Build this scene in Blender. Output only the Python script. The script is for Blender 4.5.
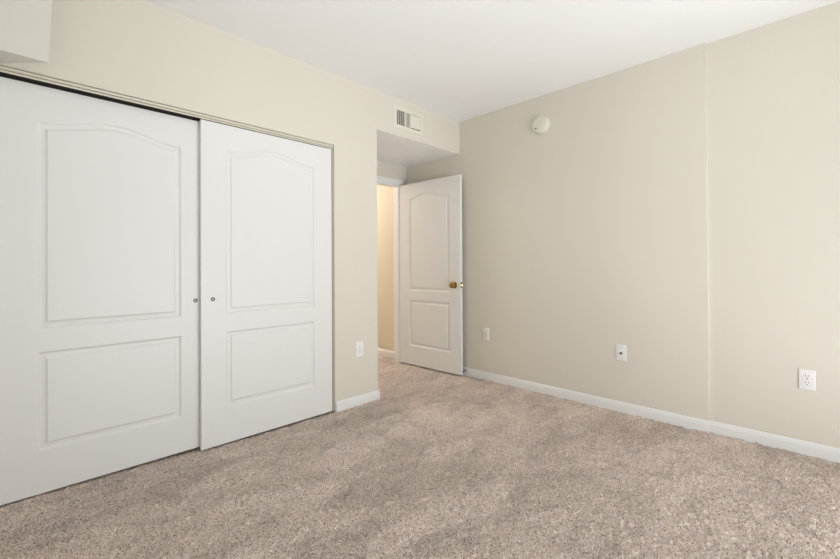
import bpy, bmesh, math, random
import numpy as np
from mathutils import Matrix, Vector

random.seed(7)
rng = np.random.default_rng(7)
for o in list(bpy.data.objects):
    bpy.data.objects.remove(o)
S = bpy.context.scene
C = S.collection

# ------------------------------------------------------------------ camera
F_PX, YAW, PITCH, ROLL, YC = 404.88, 0.7809, 0.0058, -0.0052, 262.50
CAM = Vector((-3.2543, -2.6444, 1.1199))
F0 = Vector((math.cos(YAW), math.sin(YAW), 0))
R0 = Vector((math.sin(YAW), -math.cos(YAW), 0))
U0 = Vector((0, 0, 1))
Fv = F0 * math.cos(PITCH) + U0 * math.sin(PITCH)
Uv = U0 * math.cos(PITCH) - F0 * math.sin(PITCH)
Rv = R0 * math.cos(ROLL) + Uv * math.sin(ROLL)
Uv = Uv * math.cos(ROLL) - R0 * math.sin(ROLL)
cd = bpy.data.cameras.new('camera')
cam = bpy.data.objects.new('camera', cd)
C.objects.link(cam)
cam.matrix_world = Matrix(((Rv.x, Uv.x, -Fv.x, CAM.x), (Rv.y, Uv.y, -Fv.y, CAM.y),
                           (Rv.z, Uv.z, -Fv.z, CAM.z), (0, 0, 0, 1)))
cd.sensor_width = 36.0
cd.lens = F_PX / 840 * 36.0
cd.shift_y = -(279.5 - YC) / 840
cd.clip_start = 0.02
S.camera = cam

# ------------------------------------------------------------------ world, lights, exposure
S.view_settings.view_transform = 'Standard'
S.view_settings.look = 'None'
S.view_settings.gamma = 1.0
S.view_settings.use_curve_mapping = False
S.view_settings.exposure = 0.0
W = bpy.data.worlds.new('sky')
S.world = W
W.use_nodes = True
wn = W.node_tree.nodes
wn.clear()
wo = wn.new('ShaderNodeOutputWorld')
wb = wn.new('ShaderNodeBackground')
wb.inputs['Color'].default_value = (0.915, 0.962, 1.0, 1)
wb.inputs['Strength'].default_value = 0.2
W.node_tree.links.new(wb.outputs[0], wo.inputs['Surface'])


def area(name, loc, rot, sx, sy, power, col):
    d = bpy.data.lights.new(name, 'AREA')
    d.shape = 'RECTANGLE'
    d.size, d.size_y = sx, sy
    d.energy = power
    d.color = col
    o = bpy.data.objects.new(name, d)
    o.location = loc
    o.rotation_euler = rot
    C.objects.link(o)
    return o


# daylight through the two windows behind the camera: sky light, plus added upward and low fill lamps
SKY = (0.89, 0.94, 1.0)
FILL_TINT = (0.92, 0.957, 1.0)
P = dict(LOW=42, FRONT=10, FRONT_UP=141, SIDE=26, SIDE_UP=72, LAMP=2, HALL=51)
area('daylight_front', (-1.50, -7.00, 1.70), (math.radians(90), 0, 0), 3.2, 2.2, P['FRONT'], SKY)
area('ceiling_fill_front', (-1.60, -5.10, 0.15), (math.radians(125), 0, 0), 2.8, 1.4, P['FRONT_UP'], FILL_TINT)  # added fill lamp outside the window, aimed up to brighten the ceiling
area('low_door_fill', (-1.60, -4.60, 0.42), (math.radians(86), 0, 0), 3.0, 0.8, P['LOW'], FILL_TINT)  # added low fill lamp to brighten the lower closet doors
area('daylight_side', (-6.5, -2.35, 1.75), (math.radians(90), 0, math.radians(-90)), 0.3, 0.8, P['SIDE'], SKY)
area('ceiling_fill_side', (-4.30, -2.35, 0.75), (math.radians(128), 0, math.radians(-90)), 1.2, 0.9, P['SIDE_UP'], FILL_TINT)  # added fill lamp outside the side window, lifting the left part of the ceiling


# ------------------------------------------------------------------ materials
def srgb(r, g, b):
    return tuple(((v / 255) / 12.92 if v / 255 <= 0.04045 else ((v / 255 + 0.055) / 1.055) ** 2.4) for v in (r, g, b)) + (1,)


def mat(name, col, rough=0.6, metal=0.0, bump=0.0, scale=60, spec=0.5, vary=0.0):
    m = bpy.data.materials.new(name)
    m.use_nodes = True
    nt = m.node_tree
    b = nt.nodes['Principled BSDF']
    b.inputs['Base Color'].default_value = col
    b.inputs['Roughness'].default_value = rough
    b.inputs['Metallic'].default_value = metal
    b.inputs['Specular IOR Level'].default_value = spec
    tc = nt.nodes.new('ShaderNodeTexCoord')
    nz = nt.nodes.new('ShaderNodeTexNoise')
    nz.inputs['Scale'].default_value = scale
    nz.inputs['Detail'].default_value = 3
    nt.links.new(tc.outputs['Object'], nz.inputs['Vector'])
    if bump:
        bp = nt.nodes.new('ShaderNodeBump')
        bp.inputs['Strength'].default_value = bump
        bp.inputs['Distance'].default_value = 0.002
        nt.links.new(nz.outputs['Fac'], bp.inputs['Height'])
        nt.links.new(bp.outputs['Normal'], b.inputs['Normal'])
    if vary:
        mx = nt.nodes.new('ShaderNodeMixRGB')
        mx.inputs['Color1'].default_value = tuple(v * (1 - vary) for v in col[:3]) + (1,)
        mx.inputs['Color2'].default_value = tuple(min(1, v * (1 + vary)) for v in col[:3]) + (1,)
        nt.links.new(nz.outputs['Fac'], mx.inputs['Fac'])
        nt.links.new(mx.outputs['Color'], b.inputs['Base Color'])
    return m


WALL = mat('cream_wall_paint', srgb(223, 217, 204), 0.55, bump=0.12, scale=90, spec=0.3, vary=0.012)
CEIL = mat('white_ceiling_paint', srgb(246, 246, 244), 0.8, bump=0.15, scale=70, spec=0.2)
TRIM = mat('white_trim_paint', srgb(236, 235, 233), 0.35, bump=0.03, scale=40, spec=0.4)
DOOR = mat('white_door_paint', srgb(232, 231, 228), 0.42, bump=0.08, scale=120, spec=0.4)
HALL = mat('hall_wall_paint', srgb(217, 207, 190), 0.6, bump=0.1, scale=90, spec=0.3)
TRACK = mat('almond_track_enamel', srgb(216, 210, 194), 0.35, bump=0.02, spec=0.4)
JAMB_SHADE = mat('tan_jamb_shade', srgb(186, 174, 158), 0.5, bump=0.02)  # tan tone carries the shade of the closet jamb return
DARK = mat('dark_cavity', srgb(38, 34, 30), 0.8, bump=0.1)
STEEL = mat('dark_track_steel', srgb(70, 66, 60), 0.45, 0.6, bump=0.05)
PLAST = mat('white_plastic', srgb(240, 238, 236), 0.3, bump=0.02, scale=200)
IVORY = mat('ivory_plastic', srgb(232, 228, 216), 0.4, bump=0.02, scale=200)
SLOT = mat('black_slot', srgb(30, 28, 28), 0.6, bump=0.02)
BRASS = mat('polished_brass', srgb(178, 152, 92), 0.18, 1.0, bump=0.02, scale=30)
CHROME = mat('satin_chrome', srgb(190, 188, 182), 0.25, 1.0, bump=0.02, scale=30)
PEWTER = mat('dark_pewter', srgb(98, 94, 86), 0.4, 0.7, bump=0.02)
SOFFIT = mat('soffit_paint', srgb(221, 219, 209), 0.7, bump=0.12, scale=90, spec=0.2)
VENTM = mat('vent_enamel', srgb(228, 224, 210), 0.4, bump=0.02)
RUBBER = mat('dark_rubber', srgb(52, 50, 48), 0.8, bump=0.05)


def glass_mat():
    m = bpy.data.materials.new('window_glass')
    m.use_nodes = True
    nt = m.node_tree
    nt.nodes.clear()
    out = nt.nodes.new('ShaderNodeOutputMaterial')
    mix = nt.nodes.new('ShaderNodeMixShader')
    tr = nt.nodes.new('ShaderNodeBsdfTransparent')
    gl = nt.nodes.new('ShaderNodeBsdfGlossy')
    gl.inputs['Roughness'].default_value = 0.02
    mix.inputs['Fac'].default_value = 0.06
    nt.links.new(tr.outputs[0], mix.inputs[1])
    nt.links.new(gl.outputs[0], mix.inputs[2])
    nt.links.new(mix.outputs[0], out.inputs[0])
    return m


GLASS = glass_mat()


def emit_mat(name, col, strength):
    m = bpy.data.materials.new(name)
    m.use_nodes = True
    b = m.node_tree.nodes['Principled BSDF']
    b.inputs['Base Color'].default_value = col
    b.inputs['Emission Color'].default_value = col
    b.inputs['Emission Strength'].default_value = strength
    return m


def carpet_mat():
    m = bpy.data.materials.new('taupe_cut_pile_carpet')
    m.use_nodes = True
    nt = m.node_tree
    L = nt.links.new
    b = nt.nodes['Principled BSDF']
    b.inputs['Roughness'].default_value = 0.95
    b.inputs['Specular IOR Level'].default_value = 0.1
    tc = nt.nodes.new('ShaderNodeTexCoord')
    # tuft to tuft colour
    n1 = nt.nodes.new('ShaderNodeTexNoise')
    n1.inputs['Scale'].default_value = 205
    n1.inputs['Detail'].default_value = 2.5
    n1.inputs['Roughness'].default_value = 0.65
    L(tc.outputs['Object'], n1.inputs['Vector'])
    r1 = nt.nodes.new('ShaderNodeValToRGB')
    e = r1.color_ramp.elements
    e[0].position, e[0].color = 0.36, srgb(92, 76, 66)
    e[1].position, e[1].color = 0.66, srgb(244, 231, 223)
    mid = e.new(0.47)
    mid.color = srgb(217, 200, 188)
    L(n1.outputs['Fac'], r1.inputs['Fac'])
    # trodden and vacuumed pile: its lean shading painted in as broad diagonal marks
    mp = nt.nodes.new('ShaderNodeMapping')
    mp.inputs['Rotation'].default_value = (0, 0, math.radians(-12))
    mp.inputs['Scale'].default_value = (1.0, 2.6, 1)
    L(tc.outputs['Object'], mp.inputs['Vector'])
    n2 = nt.nodes.new('ShaderNodeTexNoise')
    n2.inputs['Scale'].default_value = 1.9
    n2.inputs['Detail'].default_value = 4.5
    n2.inputs['Roughness'].default_value = 0.6
    n2.inputs['Distortion'].default_value = 0.7
    L(mp.outputs[0], n2.inputs['Vector'])
    r2 = nt.nodes.new('ShaderNodeValToRGB')
    r2.color_ramp.elements[0].position = 0.36
    r2.color_ramp.elements[0].color = (0.90, 0.89, 0.885, 1)
    r2.color_ramp.elements[1].position = 0.60
    r2.color_ramp.elements[1].color = (1.08, 1.08, 1.08, 1)
    L(n2.outputs['Fac'], r2.inputs['Fac'])
    def mul(c1, c2):
        mx = nt.nodes.new('ShaderNodeMixRGB')
        mx.blend_type = 'MULTIPLY'
        mx.inputs['Fac'].default_value = 1.0
        L(c1, mx.inputs['Color1'])
        L(c2, mx.inputs['Color2'])
        return mx.outputs['Color']

    def ramp(src, p0, v0, p1, v1):
        r = nt.nodes.new('ShaderNodeValToRGB')
        r.color_ramp.elements[0].position = p0
        r.color_ramp.elements[0].color = (v0, v0, v0, 1)
        r.color_ramp.elements[1].position = p1
        r.color_ramp.elements[1].color = (v1, v1, v1, 1)
        L(src, r.inputs['Fac'])
        return r.outputs['Color']

    # vacuum strokes: shading of pile brushed either way, painted in as long crisp patches
    mp2 = nt.nodes.new('ShaderNodeMapping')
    mp2.inputs['Rotation'].default_value = (0, 0, math.radians(-20))
    mp2.inputs['Scale'].default_value = (1.0, 3.2, 1)
    wob = nt.nodes.new('ShaderNodeTexNoise')
    wob.inputs['Scale'].default_value = 5
    wob.inputs['Detail'].default_value = 4
    L(tc.outputs['Object'], wob.inputs['Vector'])
    wm = nt.nodes.new('ShaderNodeVectorMath')
    wm.operation = 'MULTIPLY_ADD'
    wm.inputs[1].default_value = (.16, .16, 0)
    L(wob.outputs['Color'], wm.inputs[0])
    L(tc.outputs['Object'], wm.inputs[2])
    L(wm.outputs[0], mp2.inputs['Vector'])
    vo = nt.nodes.new('ShaderNodeTexVoronoi')
    vo.inputs['Scale'].default_value = 1.35
    L(mp2.outputs[0], vo.inputs['Vector'])
    sx = nt.nodes.new('ShaderNodeSeparateColor')
    L(vo.outputs['Color'], sx.inputs[0])
    strokes = ramp(sx.outputs[0], 0.2, 0.90, 0.8, 1.06)
    # footprints and scuffs
    n4 = nt.nodes.new('ShaderNodeTexNoise')
    n4.inputs['Scale'].default_value = 7.5
    n4.inputs['Detail'].default_value = 5
    n4.inputs['Roughness'].default_value = 0.7
    L(tc.outputs['Object'], n4.inputs['Vector'])
    scuffs = ramp(n4.outputs['Fac'], 0.36, 0.84, 0.50, 1.02)
    col = mul(mul(mul(r1.outputs['Color'], r2.outputs['Color']), strokes), scuffs)
    L(col, b.inputs['Base Color'])
    n3 = nt.nodes.new('ShaderNodeTexNoise')
    n3.inputs['Scale'].default_value = 240
    n3.inputs['Detail'].default_value = 2
    L(tc.outputs['Object'], n3.inputs['Vector'])
    bp = nt.nodes.new('ShaderNodeBump')
    bp.inputs['Strength'].default_value = 0.7
    bp.inputs['Distance'].default_value = 0.004
    L(n3.outputs['Fac'], bp.inputs['Height'])
    L(bp.outputs['Normal'], b.inputs['Normal'])
    return m


CARPET = carpet_mat()


# ------------------------------------------------------------------ mesh helpers
def box(bm, x0, x1, y0, y1, z0, z1, bevel=0.0, seg=2):
    v = [bm.verts.new((x, y, z)) for x in (x0, x1) for y in (y0, y1) for z in (z0, z1)]
    fs = [bm.faces.new([v[i] for i in q]) for q in
          ((0, 1, 3, 2), (4, 6, 7, 5), (0, 4, 5, 1), (2, 3, 7, 6), (0, 2, 6, 4), (1, 5, 7, 3))]
    if bevel:
        ed = list({e for f in fs for e in f.edges})
        bmesh.ops.bevel(bm, geom=ed, offset=bevel, segments=seg, affect='EDGES', profile=0.5)


def prism(bm, pts, axis, a0, a1):
    """extrude a closed 2-D outline along an axis ('x': pts are y,z; 'y': x,z; 'z': x,y)"""
    def P(p, a):
        return {'x': (a, p[0], p[1]), 'y': (p[0], a, p[1]), 'z': (p[0], p[1], a)}[axis]
    lo = [bm.verts.new(P(p, a0)) for p in pts]
    hi = [bm.verts.new(P(p, a1)) for p in pts]
    bm.faces.new(lo)
    bm.faces.new(hi[::-1])
    n = len(pts)
    for i in range(n):
        j = (i + 1) % n
        bm.faces.new((lo[i], hi[i], hi[j], lo[j]))
    bmesh.ops.recalc_face_normals(bm, faces=bm.faces)


def lathe(bm, prof, seg=32, M=Matrix()):
    """prof: (radius, height) rows turned about z, placed by M"""
    rings = []
    for r, h in prof:
        if r < 1e-6:
            rings.append([bm.verts.new(M @ Vector((0, 0, h)))])
        else:
            rings.append([bm.verts.new(M @ Vector((r * math.cos(2 * math.pi * k / seg), r * math.sin(2 * math.pi * k / seg), h))) for k in range(seg)])
    for a, b in zip(rings, rings[1:]):
        for k in range(seg):
            l = (k + 1) % seg
            if len(a) == 1 and len(b) == 1:
                continue
            if len(a) == 1:
                bm.faces.new((a[0], b[k], b[l]))
            elif len(b) == 1:
                bm.faces.new((a[k], b[0], a[l]))
            else:
                bm.faces.new((a[k], b[k], b[l], a[l]))
    bmesh.ops.recalc_face_normals(bm, faces=bm.faces)


def obj(name, bm, m, parent=None, smooth=False, loc=None):
    me = bpy.data.meshes.new(name)
    bmesh.ops.recalc_face_normals(bm, faces=bm.faces)
    bm.to_mesh(me)
    bm.free()
    for mm in (m if isinstance(m, (list, tuple)) else [m]):
        me.materials.append(mm)
    if smooth:
        for p in me.polygons:
            p.use_smooth = True
        me.set_sharp_from_angle(angle=math.radians(38))
    o = bpy.data.objects.new(name, me)
    C.objects.link(o)
    if parent:
        o.parent = parent
    if loc:
        o.location = loc
    return o


def empty(name, loc, rz=0.0):
    o = bpy.data.objects.new(name, None)
    o.empty_display_size = 0.05
    o.location = loc
    o.rotation_euler = (0, 0, rz)
    C.objects.link(o)
    return o


def tag(o, label, cat, group=None, kind=None):
    o['label'] = label
    o['category'] = cat
    if group:
        o['group'] = group
    if kind:
        o['kind'] = kind
    return o


def struct(name, bm, m, label=None, cat=None, smooth=False):
    o = obj(name, bm, m, smooth=smooth)
    o['kind'] = 'structure'
    if label:
        o['label'] = label
        o['category'] = cat
    return o


# ------------------------------------------------------------------ room dimensions (metres)
H = 2.59                       # ceiling
XL, YF = -3.95, -3.60          # walls behind the camera
OX0, OX1, OZ = -3.345, -1.515, 2.043    # closet opening
AX = -1.095                    # left edge of the entry recess
AZ = 2.26                      # recess ceiling
AY = 0.79                      # recess back wall
BWT = 0.08
DX0, DX1, DZ = -0.975, -0.140, 2.018    # bedroom doorway
JOG_Y, JOG = -2.108, 0.02

# ------------------------------------------------------------------ setting
# floor: wall to wall carpet, a dense tufted surface
def carpet():
    st = 0.0065
    xs = np.arange(XL, 0.021, st)
    ys = np.arange(YF, 3.001, st)
    nx, ny = len(xs), len(ys)
    hgt = rng.normal(0, 1, (ny, nx))
    sm = hgt.copy()
    for _ in range(1):
        sm = (sm + np.roll(sm, 1, 0) + np.roll(sm, -1, 0) + np.roll(sm, 1, 1) + np.roll(sm, -1, 1)) / 5
    z = sm * 0.0062 + hgt * 0.0010
    # slow undulation of the pile
    low = rng.normal(0, 1, (ny // 24 + 2, nx // 24 + 2))
    yi = np.linspace(0, low.shape[0] - 1.001, ny)
    xi = np.linspace(0, low.shape[1] - 1.001, nx)
    y0, x0 = yi.astype(int), xi.astype(int)
    fy, fx = (yi - y0)[:, None], (xi - x0)[None, :]
    lo = (low[y0][:, x0] * (1 - fy) * (1 - fx) + low[y0 + 1][:, x0] * fy * (1 - fx)
          + low[y0][:, x0 + 1] * (1 - fy) * fx + low[y0 + 1][:, x0 + 1] * fy * fx)
    z = z + lo * 0.0012 - 0.002
    X, Y = np.meshgrid(xs, ys)
    wx = np.clip((-2.0 - X) / 1.2, 0, 1)
    wy = np.clip((Y + .8) / .8, 0, 1) * (Y < .11)
    z = z + .018 * wx * wx * (3 - 2 * wx) * wy * wy * (3 - 2 * wy)
    X = X + rng.uniform(-.002, .002, X.shape)
    Y = Y + rng.uniform(-.002, .002, X.shape)
    co = np.stack([X, Y, z], -1).reshape(-1, 3).astype(np.float32)
    idx = np.arange(nx * ny).reshape(ny, nx)
    q = np.stack([idx[:-1, :-1], idx[:-1, 1:], idx[1:, 1:], idx[1:, :-1]], -1).reshape(-1, 4).astype(np.int32)
    me = bpy.data.meshes.new('floor')
    me.vertices.add(len(co))
    me.vertices.foreach_set('co', co.ravel())
    me.loops.add(q.size)
    me.loops.foreach_set('vertex_index', q.ravel())
    me.polygons.add(len(q))
    me.polygons.foreach_set('loop_start', np.arange(0, q.size, 4, dtype=np.int32))
    me.polygons.foreach_set('loop_total', np.full(len(q), 4, dtype=np.int32))
    me.update(calc_edges=True)
    me.polygons.foreach_set('use_smooth', np.ones(len(q), dtype=bool))
    me.materials.append(CARPET)
    o = bpy.data.objects.new('floor', me)
    C.objects.link(o)
    tag(o, 'taupe cut-pile carpet covering the whole bedroom floor', 'floor', kind='structure')


carpet()

bm = bmesh.new()
box(bm, XL - .12, 0.14, YF - .12, 0.0, H, H + .1)
struct('ceiling', bm, CEIL, 'flat white painted ceiling over the bedroom', 'ceiling')

# wall with the closet opening and the recess opening: one outline, extruded
bm = bmesh.new()
prism(bm, [(XL, -.03), (OX0, -.03), (OX0, OZ), (OX1, OZ), (OX1, -.03), (AX, -.03), (AX, AZ), (0, AZ), (0, H), (XL, H)], 'y', 0, 0.12)
wl = struct('wall_left', bm, [WALL, CEIL], 'cream painted wall around the white sliding closet doors', 'wall')
for p in wl.data.polygons:
    if p.normal.z < -0.9 and p.center.z > 2.2:
        p.material_index = 1

bm = bmesh.new()
prism(bm, [(0, 3.0), (0, JOG_Y), (JOG, JOG_Y), (JOG, YF), (0.14, YF), (0.14, 3.0)], 'z', -.03, H)
struct('wall_right', bm, [WALL], 'long cream wall behind the open door, with a shallow step', 'wall')

# recess: side wall, ceiling, back wall with the doorway
bm = bmesh.new()
box(bm, AX - .12, AX, 0.12, AY, -.03, H)
struct('wall_alcove_side', bm, WALL)
bm = bmesh.new()
box(bm, AX, 0, 0.12, AY, AZ, AZ + .1)
struct('ceiling_alcove', bm, CEIL, 'low white ceiling of the entry recess', 'ceiling')
bm = bmesh.new()
prism(bm, [(AX, -.03), (DX0, -.03), (DX0, DZ), (DX1, DZ), (DX1, -.03), (0, -.03), (0, 2.5), (AX, 2.5)], 'y', AY, AY + BWT)
struct('wall_alcove_back', bm, WALL, 'cream wall above the bedroom doorway in the recess', 'wall')

# closet shell
bm = bmesh.new()
prism(bm, [(XL, 0.12), (XL, 0.72), (AX - .12, 0.72), (AX - .12, 0.12), (AX - .16, 0.12), (AX - .16, 0.68), (XL + .04, 0.68), (XL + .04, 0.12)], 'z', -.03, H)
struct('wall_closet', bm, HALL)
bm = bmesh.new()
box(bm, XL, AX - .12, 0.12, 0.72, H, H + .05)
struct('ceiling_closet', bm, CEIL)

# walls behind the camera, with windows
WX0, WX1, WZ0, WZ1 = -2.85, -0.35, 0.04, 2.20
bm = bmesh.new()
box(bm, XL - .12, WX0, YF - .12, YF, -.03, H)
box(bm, WX1, 0.14, YF - .12, YF, -.03, H)
box(bm, WX0, WX1, YF - .12, YF, -.03, WZ0)
box(bm, WX0, WX1, YF - .12, YF, WZ1, H)
struct('wall_front', bm, WALL)
SY0, SY1, SZ0, SZ1 = -2.70, -2.00, 0.80, 2.15
bm = bmesh.new()
box(bm, XL - .12, XL, YF, SY0, -.03, H)
box(bm, XL - .12, XL, SY1, 0.12, -.03, H)
box(bm, XL - .12, XL, SY0, SY1, -.03, SZ0)
box(bm, XL - .12, XL, SY0, SY1, SZ1, H)
struct('wall_side', bm, WALL)


def window(name, along, a0, a1, z0, z1, plane, parts):
    """sash frame, mullions, sill and panes set in the wall thickness"""
    def bx(b, p0, p1, q0, q1, h0, h1):
        if along == 'x':
            box(b, p0, p1, q0, q1, h0, h1, .003)
        else:
            box(b, q0, q1, p0, p1, h0, h1, .003)
    t = empty(name, ((a0 + a1) / 2, plane, z0) if along == 'x' else (plane, (a0 + a1) / 2, z0))
    t['kind'] = 'structure'
    inv = Matrix.Translation(-t.location)
    def put(n, b, m):
        bmesh.ops.transform(b, matrix=inv, verts=b.verts)
        return obj(n, b, m, t)
    d0, d1 = plane - .03, plane + .03
    b = bmesh.new()
    bx(b, a0, a0 + .05, d0, d1, z0, z1)
    bx(b, a1 - .05, a1, d0, d1, z0, z1)
    bx(b, a0 + .05, a1 - .05, d0, d1, z0, z0 + .05)
    bx(b, a0 + .05, a1 - .05, d0, d1, z1 - .05, z1)
    put('window_frame', b, TRIM)
    w = (a1 - a0) / parts
    for k in range(parts):
        if k:
            b = bmesh.new()
            bx(b, a0 + k * w - .025, a0 + k * w + .025, d0 + .005, d1 - .005, z0 + .05, z1 - .05)
            put('mullion', b, TRIM)
        b = bmesh.new()
        lo = a0 + k * w + (.025 if k else .05)
        hi = a0 + (k + 1) * w - (.025 if k < parts - 1 else .05)
        bx(b, lo, hi, plane - .004, plane + .004, z0 + .05, z1 - .05)
        put('pane', b, GLASS)
    return t


window('window_1', 'x', WX0, WX1, WZ0, WZ1, YF - .07, 2)
window('window_2', 'y', SY0, SY1, SZ0, SZ1, XL - .07, 1)

# hall beyond the doorway
bm = bmesh.new()
prism(bm, [(-1.35, AY + BWT), (-1.35, 2.9), (0, 2.9), (0, 3.0), (-1.45, 3.0), (-1.45, AY + BWT)], 'z', -.03, 2.5)
struct('wall_hall', bm, HALL)
bm = bmesh.new()
box(bm, -1.45, 0.0, AY + BWT, 3.0, 2.44, 2.5)
struct('ceiling_hall', bm, CEIL)
bm = bmesh.new()
box(bm, -0.004, 0.0, AY + BWT, 2.9, 0, 2.44)
struct('trim_1', bm, HALL, 'strip of hallway wall seen through the doorway', 'wall')

# soffit, top left: white box with a clipped corner
bm = bmesh.new()
prism(bm, [(XL, 0), (XL, -.15), (-3.134, -.15), (-3.284, 0)], 'z', 2.051, H)
for v in bm.verts:
    if v.co.z > 2.3 and v.co.x > -3.4:
        v.co.x += 0.020
struct('trim_2', bm, SOFFIT, 'white boxed soffit with clipped end above the left closet door', 'soffit')


# baseboards: profiled board, top edge eased
def baseboard(name, along, a0, a1, face, out, hb=0.076, th=0.013, label=None, m0=0.0, m1=0.0):
    """out = +1/-1: which way the board stands off the wall; m0/m1 lengthen the outer face for a mitre"""
    prof = [(0, -.01), (th, -.01), (th, hb - .026), (th - .002, hb - .020), (th - .003, hb - .012), (th - .006, hb - .004), (th - .009, hb), (0, hb)]
    bm = bmesh.new()
    rows = []
    for end, a, m in ((0, a0, -m0), (1, a1, m1)):
        rows.append([bm.verts.new(((a + m * (p / th), face + out * p, z) if along == 'x' else (face + out * p, a + m * (p / th), z))) for p, z in prof])
    n = len(prof)
    for i in range(n):
        j = (i + 1) % n
        bm.faces.new((rows[0][i], rows[1][i], rows[1][j], rows[0][j]))
    bm.faces.new(rows[0])
    bm.faces.new(rows[1][::-1])
    o = struct(name, bm, TRIM)
    if label:
        o['label'] = label
        o['category'] = 'baseboard'
    return o


baseboard('baseboard_left', 'x', OX1 + .006, AX, 0, -1, label='short white baseboard under the outlet beside the closet', m1=.013)
baseboard('baseboard_alcove', 'y', 0, AY, AX, +1, m0=.013)
baseboard('baseboard_right', 'y', JOG_Y, AY, 0, -1, label='long white baseboard running from the open door to the wall step')
baseboard('baseboard_right_end', 'y', YF, JOG_Y, JOG, -1, label='white baseboard under the rightmost wall outlet, past the step')
baseboard('baseboard_hall', 'y', AY + BWT, 2.9, -.004, -1, label='baseboard of the warm lit hallway')
baseboard('baseboard_front', 'x', XL, 0.02, YF, +1)
baseboard('baseboard_side', 'y', YF, 0, XL, +1)

# doorway lining and casing
bm = bmesh.new()
jt = .018
box(bm, DX1 - .001, DX1 + jt, AY - .002, AY + BWT + .002, -.01, DZ)
box(bm, DX0 - jt, DX0 + .001, AY - .002, AY + BWT + .002, -.01, DZ)
box(bm, DX0 - jt, DX1 + jt, AY - .002, AY + BWT + .002, DZ - .001, DZ + jt)
struct('trim_3', bm, TRIM, 'white jamb lining the bedroom doorway', 'door frame')
CW = .075


def casing(face, out, name, label):
    bm = bmesh.new()
    for th, w0, w1 in ((.011, 0, CW), (.016, .018, CW)):
        y0, y1 = sorted((face, face + out * th))
        box(bm, DX0 - w1, DX0 - w0 - .004, y0, y1, -.01, DZ + w0 + .004)
        box(bm, DX1 + w0 + .004, DX1 + w1, y0, y1, -.01, DZ + w0 + .004)
        box(bm, DX0 - w1, DX1 + w1, y0, y1, DZ + w0 + .004, DZ + w1)
    struct(name, bm, TRIM, label, 'door casing')


casing(AY, -1, 'trim_4', 'white casing around the bedroom doorway')

# closet head track
t = empty('trim_5', (OX0, 0, OZ))
tag(t, 'almond track fascia with dark channel along the closet door tops', 'closet track', kind='structure')
bm = bmesh.new()
prism(bm, [(-.010, .001), (-.010, -.006), (.004, -.006), (.004, -.011), (-.009, -.011), (-.009, -.023), (.004, -.023), (.004, -.028), (-.006, -.028), (-.006, -.036), (-.002, -.036), (.008, -.030), (.008, -.002), (.10, -.002), (.10, .001)], 'x', 0, OX1 - OX0 - .012)
obj('fascia', bm, TRACK, t)
bm = bmesh.new()
for y0 in (.005, .045, .088):
    box(bm, .002, OX1 - OX0 - .026, y0, y0 + .003, -.030, -.004)
obj('channel_rib', bm, STEEL, t)
bm = bmesh.new()
box(bm, OX1 - OX0 - .015, OX1 - OX0 - .001, .006, .016, .005 - OZ, -.036, .001)
obj('jamb_shade_strip', bm, JAMB_SHADE, t)  # added strip, coloured to stand in for the shaded jamb return


# ------------------------------------------------------------------ moulded two-panel doors
def bell(t):
    return max(0.0, math.sin(math.pi * min(max(t, 0), 1))) ** 2.25


def groove(s):
    def sm(a, b, x):
        x = min(max((x - a) / (b - a), 0), 1)
        return x * x * (3 - 2 * x)
    return -.0105 * sm(0, .012, s) + .0015 * sm(.012, .027, s) + .0080 * sm(.028, .038, s)


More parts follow.
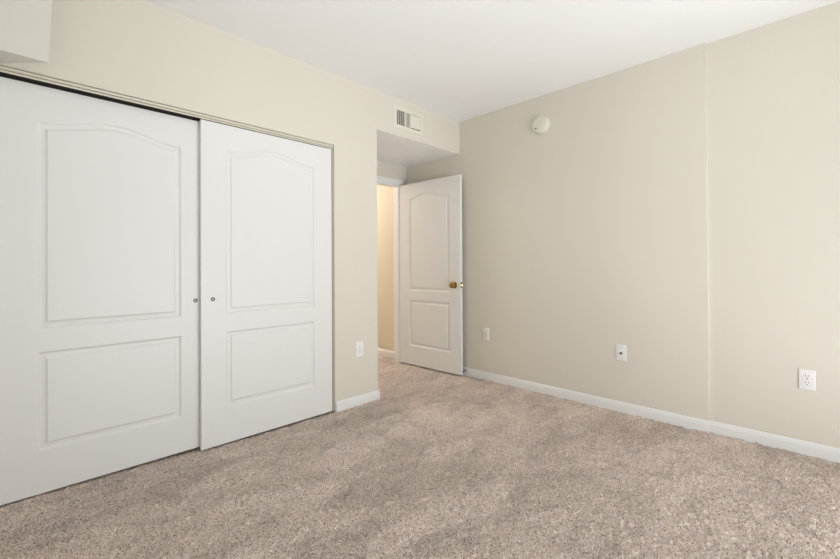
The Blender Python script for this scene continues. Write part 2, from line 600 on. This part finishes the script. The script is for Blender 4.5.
def moulded_door(root, width, height, thick, panels, m, back=False):
    """front face looks along local -y at y=0; local x along width, z up.
    panels: list of (name, x0, x1, z0, z1, rise)"""
    def lines(lo, hi, zones):
        v = [lo, hi]
        for a, b, st in zones:
            n = max(2, int(round((b - a) / st)))
            v += [a + (b - a) * k / n for k in range(n + 1)]
        v = sorted(v)
        out = [v[0]]
        for x in v[1:]:
            if x - out[-1] > .0012:
                out.append(x)
        out[-1] = hi
        return out
    px0, px1 = panels[0][1], panels[0][2]
    xs = lines(0, width, [(px0 - .006, px0 + .046, .003), (px1 - .046, px1 + .006, .003), (px0 + .046, px1 - .046, .012)])
    zz = []
    for n_, x0, x1, z0, z1, rise in panels:
        zz += [(z0 - .006, z0 + .046, .003), (z1 - .050, z1 + rise + .006, .003), (z0 + .046, z1 - .050, .06)]
    zs = lines(0, height, zz)

    def sd(pn, x, z):
        n_, x0, x1, z0, z1, rise = pn
        top = z1 + rise * bell((x - x0) / (x1 - x0))
        sl = 0
        if rise:
            e = .004
            sl = rise * (bell((x + e - x0) / (x1 - x0)) - bell((x - e - x0) / (x1 - x0))) / (2 * e)
        return min(x - x0, x1 - x, z - z0, (top - z) / math.sqrt(1 + sl * sl))

    def side(flip):
        groups = {'slab': (bmesh.new(), {})}
        for pn in panels:
            groups[pn[0]] = (bmesh.new(), {})
        hgt = {}
        for i, x in enumerate(xs):
            for k, z in enumerate(zs):
                s = max(sd(pn, x, z) for pn in panels)
                hgt[i, k] = groove(s)
        for i in range(len(xs) - 1):
            for k in range(len(zs) - 1):
                xc, zc = (xs[i] + xs[i + 1]) / 2, (zs[k] + zs[k + 1]) / 2
                g = 'slab'
                for pn in panels:
                    if sd(pn, xc, zc) > -.0035:
                        g = pn[0]
                b, cache = groups[g]
                vs = []
                for (ii, kk) in ((i, k), (i + 1, k), (i + 1, k + 1), (i, k + 1)):
                    if (ii, kk) not in cache:
                        y = -hgt[ii, kk] if not flip else thick + hgt[ii, kk]
                        cache[ii, kk] = b.verts.new((xs[ii], y, zs[kk]))
                    vs.append(cache[ii, kk])
                b.faces.new(vs if not flip else vs[::-1])
        return groups
    fr = side(False)
    b, cache = fr['slab']
    y1 = thick
    # edges and back of the slab
    bl = [(0, 0), (len(xs) - 1, 0), (len(xs) - 1, len(zs) - 1), (0, len(zs) - 1)]
    loop = [(i, 0) for i in range(len(xs))] + [(len(xs) - 1, k) for k in range(1, len(zs))] + \
           [(i, len(zs) - 1) for i in range(len(xs) - 2, -1, -1)] + [(0, k) for k in range(len(zs) - 2, 0, -1)]
    rim = {}
    for (i, k) in loop:
        rim[i, k] = b.verts.new((xs[i], y1, zs[k]))
    for q in range(len(loop)):
        a, c = loop[q], loop[(q + 1) % len(loop)]
        b.faces.new((cache[a], rim[a], rim[c], cache[c]))
    if not back:
        b.faces.new([rim[q] for q in loop])
    else:
        bk = side(True)
        b2, c2 = bk.pop('slab')
        for f in b2.faces:
            vs = []
            for v in f.verts:
                key = next(kk for kk, vv in c2.items() if vv is v) if False else None
                vs.append(v)
        # merge the moulded back skin into the slab
        tmp = bpy.data.meshes.new('tmp')
        b2.to_mesh(tmp)
        b2.free()
        b.from_mesh(tmp)
        bpy.data.meshes.remove(tmp)
        bmesh.ops.remove_doubles(b, verts=[v for v in b.verts if v.co.y > thick - .0002], dist=.0002)
        for pn in panels:
            tmp = bpy.data.meshes.new('tmp')
            bk[pn[0]][0].to_mesh(tmp)
            bk[pn[0]][0].free()
            fr[pn[0]][0].from_mesh(tmp)
            bpy.data.meshes.remove(tmp)
    for name, (bb, _) in fr.items():
        me = bpy.data.meshes.new(name)
        bb.to_mesh(me)
        bb.free()
        me.materials.append(m)
        for p in me.polygons:
            p.use_smooth = True
        me.set_sharp_from_angle(angle=math.radians(50))
        o = bpy.data.objects.new(name, me)
        C.objects.link(o)
        o.parent = root


def finger_pull(root, x, z):
    M = Matrix.Translation((x, 0, z)) @ Matrix.Rotation(math.radians(90), 4, 'X')
    bm = bmesh.new()
    lathe(bm, [(.0, .0008), (.0045, .0008), (.0065, .0014), (.0085, .0034), (.0105, .0036), (.0118, .0022), (.0122, 0)], 28, M)
    p = obj('finger_pull', bm, PEWTER, root, True)
    bm = bmesh.new()
    lathe(bm, [(.0, .0012), (.0028, .0012), (.0044, .0009)], 20, M)
    obj('pull_cup', bm, PLAST, p, True)


CZ0, CH = 0.014, 1.990
# right closet door: the near one
d1 = empty('door_1', (-2.452, 0.002, CZ0))
tag(d1, 'right white two-panel sliding closet door, next to the hallway corner', 'closet door', 'sliding closet doors', 'structure')
moulded_door(d1, 0.914, CH, .034, [('upper_panel', .142, .765, .806, 1.829, .055), ('lower_panel', .150, .765, .226, .692, 0)][:1] +
             [('lower_panel', .142, .765, .222, .694, 0)], DOOR)
finger_pull(d1, .066, .902)
# left closet door: on the rear track
d2 = empty('door_2', (-3.358, 0.040, 0.025))
tag(d2, 'left white two-panel sliding closet door, under the boxed soffit', 'closet door', 'sliding closet doors', 'structure')
moulded_door(d2, 0.917, 1.974, .034, [('upper_panel', .191, .810, .794, 1.800, .055), ('lower_panel', .191, .810, .204, .683, 0)], DOOR)
finger_pull(d2, .886, .887)

# bedroom door, open against the right wall
Hx, Hy, Ex, Ey = -.135, .772, -.098, -.080
ang = math.atan2(Ey - Hy, Ex - Hx)
dw = math.hypot(Ex - Hx, Ey - Hy)
d3 = empty('door_3', (Hx, Hy, .015), ang)
tag(d3, 'white two-panel bedroom door standing open against the right wall', 'door', kind='structure')
moulded_door(d3, dw, 2.008, .038, [('upper_panel', .150, .718, .822, 1.846, .050), ('lower_panel', .150, .718, .208, .715, 0)], DOOR, back=True)


def knob(root, x, z, y, sgn):
    M = Matrix.Translation((x, y, z)) @ Matrix.Rotation(math.radians(90 * sgn), 4, 'X')
    bm = bmesh.new()
    lathe(bm, [(0, .007), (.016, .007), (.026, .006), (.033, .003), (.035, 0)], 36, M)
    r = obj('door_knob', bm, BRASS, root, True)
    bm = bmesh.new()
    lathe(bm, [(.0135, .005), (.0115, .018), (.013, .024)], 24, M)
    obj('knob_neck', bm, BRASS, r, True)
    bm = bmesh.new()
    lathe(bm, [(.011, .019), (.021, .024), (.0300, .033), (.0325, .042), (.0300, .050), (.023, .0550), (.0225, .0570), (.014, .0578), (.0125, .056), (0, .056)], 40, M)
    obj('knob_grip', bm, BRASS, r, True)
    r['label'] = 'round polished brass knob'


knob(d3, .782, .900, 0, 1)
knob(d3, .782, .900, .038, -1)
bm = bmesh.new()
box(bm, dw - .0005, dw + .0015, .006, .032, .872, .928, .0006)
lp = obj('latch_plate', bm, PEWTER, d3)
bm = bmesh.new()
prism(bm, [(dw + .001, .011), (dw + .011, .022), (dw + .001, .024)], 'z', .892, .908)
obj('latch_bolt', bm, BRASS, lp)
for z in (.18, 1.0, 1.80):
    bm = bmesh.new()
    box(bm, -.002, .0, .004, .032, z, z + .09)
    lathe(bm, [(0, 0), (.0055, 0), (.0055, .09), (0, .09)], 14, Matrix.Translation((-.0045, .034, z)))
    obj('hinge', bm, BRASS, d3, True)


# ------------------------------------------------------------------ wall plates
# local frame: face looks along -y, x to the right, z up; placed by rz
def wall_root(name, pos, wall):
    return empty(name, pos, 0 if wall == 'left' else math.radians(-90))


PW, PH = .071, .118


def plate(root, m=PLAST, w=PW, h=PH):
    bm = bmesh.new()
    box(bm, -w / 2, w / 2, -.0065, 0, -h / 2, h / 2)
    ed = [e for e in bm.edges if abs(e.verts[0].co.y + .0065) < 1e-6 and abs(e.verts[1].co.y + .0065) < 1e-6]
    bmesh.ops.bevel(bm, geom=ed, offset=.0035, segments=3, affect='EDGES', profile=.5)
    return obj('cover_plate', bm, m, root, True)


def screw(root, z, y=-.0065):
    bm = bmesh.new()
    M = Matrix.Translation((0, y, z)) @ Matrix.Rotation(math.radians(90), 4, 'X')
    lathe(bm, [(0, .0012), (.0022, .001), (.0034, 0)], 16, M)
    obj('screw', bm, CHROME, root, True)


def duplex(pos, wall, label):
    r = wall_root('wall_outlet', pos, wall)
    tag(r, label, 'outlet', 'white wall plates')
    plate(r)
    for sz in (1, -1):
        zc = sz * .0195
        bm = bmesh.new()
        pts = []
        for k in range(40):
            a = 2 * math.pi * k / 40
            pts.append((max(-.0175, min(.0175, .0205 * math.cos(a))), zc + max(-.0143, min(.0143, .0175 * math.sin(a)))))
        prism(bm, pts, 'y', -.0085, -.0045)
        rc = obj('receptacle', bm, PLAST, r)
        for sx, hh in ((-.0064, .0085), (.0064, .0070)):
            bm = bmesh.new()
            box(bm, sx - .0013, sx + .0013, -.0088, -.0080, zc + .004 - hh / 2, zc + .004 + hh / 2)
            obj('slot', bm, SLOT, rc)
        bm = bmesh.new()
        lathe(bm, [(0, .0088), (.0026, .0088), (.0026, .0080), (0, .008)], 16, Matrix.Translation((0, 0, zc - .0085)) @ Matrix.Rotation(math.radians(90), 4, 'X'))
        obj('ground_hole', bm, SLOT, rc, True)
    screw(r, 0)


duplex((-1.284, 0, .445), 'left', 'white duplex outlet low on the closet wall, beside the right closet door')
duplex((JOG, -2.580, .438), 'right', 'white duplex outlet past the wall step, nearest the camera on the right wall')

# plate with a narrow raised centre, by the open door
r = wall_root('wall_plate', (0, -.322, .443), 'right')
tag(r, 'small white wall plate with tall narrow centre, next to the open door', 'wall plate', 'white wall plates')
plate(r, PLAST)
bm = bmesh.new()
box(bm, -.0168, .0168, -.0095, -.004, -.0335, .0335, .0015)
ins = obj('rocker_insert', bm, VENTM, r)
bm = bmesh.new()
box(bm, -.0105, .0105, -.0105, -.0085, -.026, .026, .0008)
obj('rocker_face', bm, VENTM, ins)
screw(r, .048)
screw(r, -.048)

# cable plate with a single jack
r = wall_root('cable_plate', (0, -1.563, .447), 'right')
tag(r, 'white cable plate with one dark jack, midway along the right wall', 'wall plate', 'white wall plates')
plate(r)
M = Matrix.Translation((0, -.0065, -.004)) @ Matrix.Rotation(math.radians(90), 4, 'X')
bm = bmesh.new()
lathe(bm, [(.0078, 0), (.0078, .003), (.0050, .003), (.0050, .011), (.0036, .011), (.0036, .008)], 24, M)
j = obj('cable_jack', bm, RUBBER, r, True)
j['label'] = 'dark threaded jack'
bm = bmesh.new()
lathe(bm, [(.0036, .0085), (0, .0085)], 16, M)
obj('jack_socket', bm, SLOT, j)
screw(r, .042)
screw(r, -.042)

# ------------------------------------------------------------------ smoke detector
sd_ = wall_root('smoke_detector', (0, -.921, 2.331), 'right')
tag(sd_, 'round white smoke detector high on the right wall near the ceiling', 'smoke detector')
M = Matrix.Rotation(math.radians(90), 4, 'X')
bm = bmesh.new()
lathe(bm, [(0, 0), (.076, 0), (.076, .010), (.073, .013), (0, .013)], 56, M)
obj('mounting_base', bm, IVORY, sd_, True)
bm = bmesh.new()
lathe(bm, [(.064, .012), (.064, .017), (.0715, .018), (.0715, .030), (.0685, .0355), (.062, .0375), (.0600, .0352), (.0565, .0352), (.0545, .0380), (.028, .0392), (0, .0395)], 56, M)
cv = obj('cover', bm, IVORY, sd_, True)
bm = bmesh.new()
MB_ = Matrix.Translation((0.008, 0, .020)) @ M
lathe(bm, [(.0115, .037), (.0115, .0435), (.0145, .0442), (.0175, .0435), (.0175, .037)], 32, MB_)
obj('sounder_ring', bm, VENTM, sd_, True)
bm = bmesh.new()
lathe(bm, [(.0065, .037), (.0065, .0405), (0, .0415)], 20, Matrix.Translation((-.034, 0, -.030)) @ M)
tb = obj('test_button', bm, RUBBER, sd_, True)
bm = bmesh.new()
lathe(bm, [(.0045, .037), (.0045, .0405), (0, .041)], 20, Matrix.Translation((-.010, 0, -.020)) @ M)
obj('indicator_light', bm, VENTM, sd_, True)

# ------------------------------------------------------------------ supply register above the recess
VX0, VX1, VZ0, VZ1 = -.905, -.540, 2.325, 2.525
vt = empty('air_vent', ((VX0 + VX1) / 2, 0, VZ0))
tag(vt, 'cream metal air register with upright louvers on the header above the doorway recess', 'air vent')
ox = (VX0 + VX1) / 2
w2, h2 = (VX1 - VX0) / 2, VZ1 - VZ0
ix, iz0, iz1 = w2 - .036, .036, h2 - .036
bm = bmesh.new()
for a in ((-w2, -ix, 0, h2), (ix, w2, 0, h2), (-ix, ix, 0, iz0), (-ix, ix, iz1, h2)):
    box(bm, a[0], a[1], -.0045, 0, a[2], a[3])
obj('frame', bm, VENTM, vt)
bm = bmesh.new()
box(bm, -ix, ix, -.0012, -.0004, iz0, iz1)
obj('duct_opening', bm, SLOT, vt)


def blade(x, wdt, ang, gap=0.0):
    bm = bmesh.new()
    box(bm, -wdt / 2, wdt / 2, -.0006, .0006, iz0 + gap, iz1 - gap)
    bmesh.ops.transform(bm, matrix=Matrix.Translation((x, -.0075, 0)) @ Matrix.Rotation(math.radians(ang), 4, 'Z'), verts=bm.verts)
    obj('louver', bm, VENTM, vt)


for k in range(4):                                   # open louvers, dark gaps between
    blade(-ix + .0115 + k * .0235, .0085, 0)
bm = bmesh.new()
box(bm, -ix + .094, -ix + .106, -.008, -.001, iz0, iz1)
obj('divider_bar', bm, VENTM, vt)
for k in range(4):
    blade(-ix + .1125 + k * .0135, .0080, 8)
bm = bmesh.new()
box(bm, -ix + .160, -ix + .168, -.008, -.001, iz0, iz1)
obj('divider_bar', bm, VENTM, vt)
for k in range(7):                                   # louvers turned to face the camera
    blade(-ix + .176 + k * .0168, .0172, -12, .006)

# ------------------------------------------------------------------ door stop behind the open door
ds = wall_root('door_stop', (-.013, -.075, .046), 'right')
tag(ds, 'small door stop with dark rubber tip on the baseboard behind the open door', 'door stop')
M = Matrix.Rotation(math.radians(90), 4, 'X')
bm = bmesh.new()
lathe(bm, [(0, 0), (.0095, 0), (.0095, .003), (.004, .005), (.004, .034), (0, .034)], 20, M)
obj('rod', bm, CHROME, ds, True)
bm = bmesh.new()
lathe(bm, [(0, .033), (.0075, .033), (.0085, .038), (.0075, .044), (0, .045)], 20, M)
obj('rubber_tip', bm, RUBBER, ds, True)


# ------------------------------------------------------------------ lamps of the room and the hall
def dome_lamp(name, pos, label, power, col, rad):
    t = empty(name, pos)
    tag(t, label, 'ceiling light')
    bm = bmesh.new()
    lathe(bm, [(0, 0), (rad, 0), (rad, -.018), (rad - .01, -.024), (0, -.024)], 40)
    obj('lamp_base', bm, BRASS, t, True)
    bm = bmesh.new()
    lathe(bm, [(rad - .012, -.022), (rad - .02, -.045), (rad * .7, -.075), (rad * .35, -.092), (0, -.097)], 40)
    obj('glass_shade', bm, emit_mat('lit_' + name, col + (1,), power * 0.15), t, True)
    d = bpy.data.lights.new(name + '_bulb', 'POINT')
    d.energy = power
    d.color = col
    d.shadow_soft_size = .12
    o = bpy.data.objects.new(name + '_bulb', d)
    o.location = (pos[0], pos[1], pos[2] - .25)
    C.objects.link(o)


dome_lamp('ceiling_lamp', (-1.95, -1.65, H), 'round dome ceiling lamp in the middle of the bedroom ceiling', P['LAMP'], (1.0, .98, .95), .17)
dome_lamp('hall_lamp', (-.70, 2.50, 2.44), 'round dome lamp on the hallway ceiling', P['HALL'], (1.0, .94, .88), .14)
